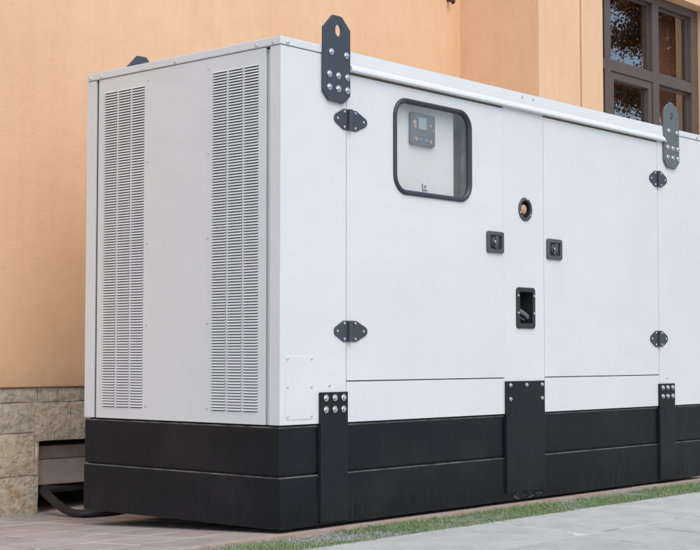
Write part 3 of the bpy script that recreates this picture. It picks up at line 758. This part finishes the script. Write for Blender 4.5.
# tiled yard (falls gently to the house)
bm = bmesh.new(); vs = [bm.verts.new((x, y, ground_z(x, y) - 0.0014)) for x, y in ((X0, -0.03), (X1, -0.03), (X1, YW + 0.9), (X0, YW + 0.9))]
lo = [bm.verts.new((v.co.x, v.co.y, -0.42)) for v in vs]
bm.faces.new(vs); bm.faces.new(list(reversed(lo)))
for i in range(4): bm.faces.new((vs[i], vs[(i + 1) % 4], lo[(i + 1) % 4], lo[i]))
tag(obj('yard_bed', bm, M['sand'], None, (0, 1, -0.2)), kind='structure')
bm = bmesh.new(); rr = random.Random(5)
TS = 0.30; ny = 8
for i in range(int((X1 - X0) / TS)):
    for k in range(ny):
        x0 = X0 + i * TS + (0.02); y0 = -0.03 + k * TS
        if x0 > 5.5: continue
        g = 0.006; dz = rr.uniform(-0.0012, 0.0012)
        c = [(x0 + g, y0 + g), (x0 + TS - g, y0 + g), (x0 + TS - g, y0 + TS - g), (x0 + g, y0 + TS - g)]
        c = [(x + rr.uniform(-.002, .002), y + rr.uniform(-.002, .002)) for x, y in c]
        cx_, cy_ = x0 + TS / 2, y0 + TS / 2
        t_ = [bm.verts.new((cx_ + (x - cx_) * 0.97, cy_ + (y - cy_) * 0.97, ground_z(x, y) + dz)) for x, y in c]
        u_ = [bm.verts.new((x, y, ground_z(x, y) - 0.007)) for x, y in c]
        bm.faces.new(t_)
        for q in range(4): bm.faces.new((t_[q], u_[q], u_[(q + 1) % 4], t_[(q + 1) % 4]))
tag(obj('tiled_yard', bm, M['tile'], None, (0, 1, 0)), kind='structure')
# kerb strip
bm = bmesh.new(); x = X0
while x < X1:
    w = 0.5; box(bm, x + 0.0015, x + w - 0.0015, -0.088, -0.0325, -0.2, -0.010 + rr.uniform(-.0015, .0015)); x += w
bmesh.ops.subdivide_edges(bm, edges=[e for e in bm.edges if abs(e.verts[0].co.x - e.verts[1].co.x) > 0.2], cuts=12)
for v in bm.verts:
    if v.co.z > -0.1: v.co.y += rr.uniform(-0.004, 0.003) if v.co.y < -0.06 else rr.uniform(-.001, .001); v.co.z += rr.uniform(-0.0015, 0.001)
tag(obj('kerb', bm, M['kerb'], None, (0, -0.06, -0.2)), kind='structure')
# soil strip
bm = bmesh.new(); gx = [X0 + (X1 - X0) * i / 400 for i in range(401)]; gy = [-0.089 - 0.345 * k / 8 for k in range(9)]
g_ = [[bm.verts.new((x, y, -0.030 + rr.uniform(-0.005, 0.005))) for y in gy] for x in gx]
for i in range(400):
    for k in range(8): bm.faces.new((g_[i][k], g_[i + 1][k], g_[i + 1][k + 1], g_[i][k + 1]))
tag(obj('soil_strip', bm, M['soil'], None, (0, -0.25, -0.03), smooth=True), kind='structure')
# pavement
obj('pavement_bed', bx(X0, X1, -9.0, -0.425, -0.42, -0.0181), M['sand'], None, (0, -4, -0.42)).__setitem__('kind', 'structure')
bm = bmesh.new()
row = 0; y1 = -0.405
def slab(x0, x1, ya, yb):
    g = 0.0055; sk = lambda x, y: (x + 0.17 * (y + 0.4), y)
    c = [sk(x0 + g, yb + g), sk(x1 - g, yb + g), sk(x1 - g, ya - g), sk(x0 + g, ya - g)]
    tilt = [rr.uniform(-0.0008, 0.0008) for _ in range(4)]
    nx_, ny_ = 10, 8
    P = lambda s, t: Vector(((c[0][0] * (1 - s) + c[1][0] * s) * (1 - t) + (c[3][0] * (1 - s) + c[2][0] * s) * t, (c[0][1] * (1 - s) + c[1][1] * s) * (1 - t) + (c[3][1] * (1 - s) + c[2][1] * s) * t, 0))
    grid = []
    for i in range(nx_ + 1):
        r_ = []
        for k in range(ny_ + 1):
            s, t = i / nx_, k / ny_
            z = -0.016 + tilt[0] * s + tilt[1] * t
            p_ = P(s, t); e = i in (0, nx_) or k in (0, ny_)
            if e: p_.x += rr.uniform(-.0018, .0018); p_.y += rr.uniform(-.0018, .0018); z -= 0.0015
            r_.append(bm.verts.new((p_.x, p_.y, z)))
        grid.append(r_)
    for i in range(nx_):
        for k in range(ny_): bm.faces.new((grid[i][k], grid[i + 1][k], grid[i + 1][k + 1], grid[i][k + 1]))
    loop = [(i, 0) for i in range(nx_)] + [(nx_, k) for k in range(ny_)] + [(i, ny_) for i in range(nx_, 0, -1)] + [(0, k) for k in range(ny_, 0, -1)]
    bk = {q: bm.verts.new(grid[q[0]][q[1]].co - Vector((0, 0, 0.012))) for q in loop}
    for a, b_ in zip(loop, loop[1:] + loop[:1]): bm.faces.new((grid[a[0]][a[1]], bk[a], bk[b_], grid[b_[0]][b_[1]]))
while y1 > -8.8:
    hgt = 0.595 if row == 0 else 0.6
    per = 1.0 if row == 0 else 0.5; off = 1.02 if row == 0 else (0.95 if row % 2 else 0.70)
    x = off - per * 9
    if row > 6: per = 1.0; x = off - 9
    while x < 12: slab(x, x + per, y1, y1 - hgt); x += per
    y1 -= hgt; row += 1
tag(obj('pavement', bm, M['slab'], None, (0, -4, 0), smooth=True), kind='structure')

# grass and gravel in the strip
from mathutils import noise as mn
def dens(x, y): return mn.noise(Vector((x * 2.3 + 5.1, y * 4.0, 3.7))) + 0.5 * mn.noise(Vector((x * 9, y * 12, 1.0)))
rr = random.Random(11)
verts, faces = [], []
def blade(x, y, z, h, w, a, lean):
    dx, dy = math.cos(a), math.sin(a); b = len(verts)
    lx, ly = -dy * lean * h, dx * lean * h
    verts.extend([(x - dx * w, y - dy * w, z), (x + dx * w, y + dy * w, z), (x + dx * w * 0.7 + lx * .5, y + dy * w * 0.7 + ly * .5, z + h * 0.6), (x - dx * w * 0.7 + lx * .5, y - dy * w * 0.7 + ly * .5, z + h * 0.6), (x + lx * 1.3, y + ly * 1.3, z + h)])
    faces.extend([(b, b + 1, b + 2, b + 3), (b + 3, b + 2, b + 4)])
cnt = 0
for _ in range(150000):
    x = rr.uniform(-2.0, 7.5); y = rr.uniform(-0.428, -0.080)
    patch = dens(x, y)
    bias = 0.18
    if 1.1 < x < 2.35: bias = 0.02 if y < -0.2 else 0.02
    if x > 2.5: bias = 0.38
    if x < 0.2: bias = 0.2
    if patch + bias < rr.uniform(-0.5, 0.42): continue
    edge = min(y + 0.43, -0.08 - y)
    h = rr.choice((1, 1, 1.7)) * rr.uniform(0.003, 0.013) * (0.7 if edge < 0.02 else 1.0)
    blade(x, y, -0.033, h + 0.006, rr.uniform(0.0008, 0.0022), rr.uniform(0, 6.28), rr.uniform(0.1, 1.3))
for _ in range(900):   # tufts leaning over kerb and slabs
    x = rr.uniform(-2, 7); y = rr.choice((-0.088, -0.425)) + rr.uniform(-0.006, 0.006)
    if dens(x, y) < -0.05: continue
    for k in range(5): blade(x + rr.uniform(-.006, .006), y, -0.03, rr.uniform(0.012, 0.028), 0.0016, rr.uniform(0, 6.28), rr.uniform(0.3, 1.2))
me = bpy.data.meshes.new('grass'); me.from_pydata(verts, [], faces); me.materials.append(M['grass'])
o = bpy.data.objects.new('grass', me); col.objects.link(o); tag(o, 'patchy short green grass in the strip between kerb and slabs', 'grass', kind='stuff')
verts, faces = [], []
for _ in range(34000):
    x = rr.uniform(-2.0, 7.5); y = rr.uniform(-0.428, -0.086); s = rr.choice((0.002, 0.003, 0.0035, 0.0045, 0.006)) * rr.uniform(0.7, 1.2)
    if dens(x, y) > 0.55: continue
    b = len(verts); a = rr.uniform(0, 1.6); ca, sa = math.cos(a) * s, math.sin(a) * s; z = -0.028
    j = lambda: rr.uniform(0.7, 1.25)
    for ux, uy, uz in ((ca, sa, 0), (-sa, ca, 0), (-ca, -sa, 0), (sa, -ca, 0), (0, 0, s * .7), (0, 0, -s * .7)):
        q = j(); verts.append((x + ux * q, y + uy * q, z + uz * q))
    for f in ((0, 1, 4), (1, 2, 4), (2, 3, 4), (3, 0, 4), (1, 0, 5), (2, 1, 5), (3, 2, 5), (0, 3, 5)): faces.append(tuple(b + i for i in f))
me = bpy.data.meshes.new('gravel'); me.from_pydata(verts, [], faces); me.materials.append(M['gravel'])
o = bpy.data.objects.new('gravel', me); col.objects.link(o); tag(o, 'fine grey gravel showing through the grass strip', 'gravel', kind='stuff')
verts, faces = [], []
# crumbs on the tiles by the plinth
for _ in range(700):
    x = rr.uniform(-1.4, 1.6); y = 2.27 - abs(rr.gauss(0, 0.12)); s = rr.uniform(0.0015, 0.005)
    b = len(verts); z = ground_z(x, y) + s * 0.3
    for ux, uy, uz in ((s, 0, 0), (0, s, 0), (-s, 0, 0), (0, -s, 0), (0, 0, s * .7), (0, 0, -s * .7)):
        q = rr.uniform(0.6, 1.3); verts.append((x + ux * q, y + uy * q, z + uz * q))
    for f in ((0, 1, 4), (1, 2, 4), (2, 3, 4), (3, 0, 4), (1, 0, 5), (2, 1, 5), (3, 2, 5), (0, 3, 5)): faces.append(tuple(b + i for i in f))
me = bpy.data.meshes.new('grit'); me.from_pydata(verts, [], faces); me.materials.append(M['gravel'])
o = bpy.data.objects.new('grit', me); col.objects.link(o); tag(o, 'loose grit on the brown tiles along the stone plinth', 'grit', kind='stuff')

# ------------------------------------------------------------------ cable
cb = empty('power_cable', (0.35, 1.78, -0.10))
tag(cb, 'thick black power cable looping from the wall niche to the tiles behind the generator', 'cable')
def cable(dy, dz, r):
    pts = [(1.35, 2.60, -0.005), (0.98, 2.47, -0.002), (0.66, 2.40, -0.004), (0.50, 2.345, 0.0), (0.432, 2.29, -0.002), (0.395, 2.19, -0.022), (0.36, 2.06, -0.056), (0.33, 1.93, -0.080), (0.32, 1.83, -0.088), (0.38, 1.765, -0.083), (0.50, 1.76, -0.080), (0.68, 1.85, -0.082), (1.0, 1.95, -0.086), (1.8, 2.0, -0.088)]
    bm = bmesh.new(); tube(bm, spline([(x, y + dy, z + dz) for x, y, z in pts], 8), r, 14)
    return obj('conductor', bm, M['cable'], cb, (0.35, 1.78, -0.1), smooth=True)
cable(0.0, 0.006, 0.022); cable(-0.026, 0.004, 0.019)

# ------------------------------------------------------------------ trees (seen mirrored in the window)
def tree(name, loc, h, rad, leaf, label, group, n, seed, z0f=0.22, shape=1.0, ls=0.055):
    rr = random.Random(seed); t = empty(name, loc); tag(t, label, 'tree', group)
    L = Vector(loc); bm = bmesh.new()
    pts = [L + Vector((rr.uniform(-.1, .1) * k, rr.uniform(-.1, .1) * k, h * 0.93 * k / 6)) for k in range(7)]
    pts[0].z = L.z
    tube(bm, pts, [0.024 * h * (1 - 0.14 * k) for k in range(7)], 9)
    tips = []
    for k in range(34):
        f = rr.uniform(z0f, 0.93); a = rr.uniform(0, 6.28); i = int(f / 0.93 * 6); s = L + Vector((0, 0, h * f)); s.x += (pts[min(i, 6)] - L).x; s.y += (pts[min(i, 6)] - L).y
        ln = rad * (math.sin(math.pi * min(1, (f - z0f + .12) / (1.05 - z0f))) ** 0.7) * rr.uniform(0.6, 1.0)
        e = s + Vector((math.cos(a) * ln, math.sin(a) * ln, ln * rr.uniform(0.0, 0.5)))
        mid = (s + e) / 2 + Vector((0, 0, -0.05 * ln)); tube(bm, [s, mid, e], [0.035 + 0.004 * h * (1 - f), 0.03, 0.01], 5)
        tips.append((s, mid, e, ln))
        for q in range(3):
            b0 = s.lerp(e, rr.uniform(0.3, 0.9)); e2 = b0 + Vector((rr.uniform(-1, 1), rr.uniform(-1, 1), rr.uniform(-.3, .8))) * ln * 0.4
            tube(bm, [b0, e2], [0.018, 0.006], 4); tips.append((b0, (b0 + e2) / 2, e2, ln * .5))
    obj('trunk', bm, M['bark'], t, loc, smooth=True)
    vs, fs = [], []
    per = n // len(tips)
    for s, mid, e, ln in tips:
        cl = rr.uniform(0.15, 0.42)
        for _ in range(int(per * rr.uniform(0.3, 1.7))):
            c = s.lerp(e, rr.uniform(0.35, 1.08)) + Vector((rr.gauss(0, cl), rr.gauss(0, cl), rr.gauss(0, cl * 0.7))) * 0.8
            u = Vector((rr.uniform(-1, 1), rr.uniform(-1, 1), rr.uniform(-1, 1))).normalized(); w = u.orthogonal().normalized(); q = ls * rr.uniform(0.5, 1.1)
            b = len(vs); vs += [tuple(c - u * q), tuple(c + w * q * .5), tuple(c + u * q), tuple(c - w * q * .5)]; fs.append((b, b + 1, b + 2, b + 3))
    me = bpy.data.meshes.new('crown'); me.from_pydata([tuple(Vector(v) - L) for v in vs], [], fs); me.materials.append(leaf)
    c = bpy.data.objects.new('crown', me); col.objects.link(c); place(c, t, loc)
gz = -0.42
tree('autumn_tree', (25.0, -8.5, gz), 11.5, 3.4, M['autumn'], 'brown leaved autumn tree mirrored in the left window light', 'trees across the street', 110000, 4, 0.06)
tree('autumn_tree', (21.0, -10.5, gz), 9.5, 3.0, M['autumn'], 'shorter brown autumn tree further from the house', 'trees across the street', 50000, 5, 0.05)
tree('evergreen_tree', (31.0, -8.0, gz), 14, 4.2, M['autumn'], 'tall dense brown tree mirrored in the right window light', 'trees across the street', 90000, 6, 0.08)
tree('evergreen_tree', (36.0, -11.0, gz), 15, 5.0, M['evergreen'], 'tall dark evergreen at the far end of the row', 'trees across the street', 36000, 8, 0.06)
tree('autumn_tree', (8.0, -15.0, gz), 10, 3.4, M['autumn'], 'brown autumn tree standing opposite the generator', 'trees across the street', 20000, 9)
tree('autumn_tree', (15.0, -14.0, gz), 11, 3.6, M['autumn'], 'spreading brown autumn tree in the middle of the row', 'trees across the street', 20000, 10)

# ------------------------------------------------------------------ light
SUN = Vector((-0.19, -0.53, 0.85)).normalized()
el = math.asin(SUN.z); az = math.atan2(SUN.x, SUN.y)
w = bpy.data.worlds.new('World'); scene.world = w; w.use_nodes = True; nt = w.node_tree
bg = nt.nodes['Background']; sky = nt.nodes.new('ShaderNodeTexSky'); sky.sky_type = 'NISHITA'; sky.sun_disc = False
sky.sun_elevation = el; sky.sun_rotation = az; sky.air_density = 1.0; sky.dust_density = 2.2; sky.ozone_density = 0.5
nt.links.new(sky.outputs[0], bg.inputs[0]); bg.inputs[1].default_value = 0.15
ld = bpy.data.lights.new('sun', 'SUN'); ld.energy = 0.85; ld.angle = R(70); ld.color = (1.0, 0.96, 0.90)
lo_ = bpy.data.objects.new('sun', ld); col.objects.link(lo_); lo_.location = (5, -8, 12)
lo_.rotation_euler = SUN.to_track_quat('Z', 'Y').to_euler()

# ------------------------------------------------------------------ camera
f_px, yaw, pit = 1443.93, 0.72256926, 0.0558029
cd = bpy.data.cameras.new('camera'); cam = bpy.data.objects.new('camera', cd); col.objects.link(cam)
cd.sensor_fit = 'HORIZONTAL'; cd.sensor_width = 36; cd.lens = 36 * f_px / 700; cd.clip_end = 2000; cd.clip_start = 0.05
fwd = Vector((math.cos(yaw) * math.cos(pit), math.sin(yaw) * math.cos(pit), math.sin(pit)))
cam.location = (-4.59023, -4.45976, 0.768675); cam.rotation_euler = fwd.to_track_quat('-Z', 'Y').to_euler()
scene.camera = cam
scene.view_settings.view_transform = 'Standard'; scene.view_settings.look = 'None'
scene.view_settings.exposure = 0.62; scene.view_settings.gamma = 1.0; scene.view_settings.use_curve_mapping = False
scene.render.resolution_x = 1024; scene.render.resolution_y = 805
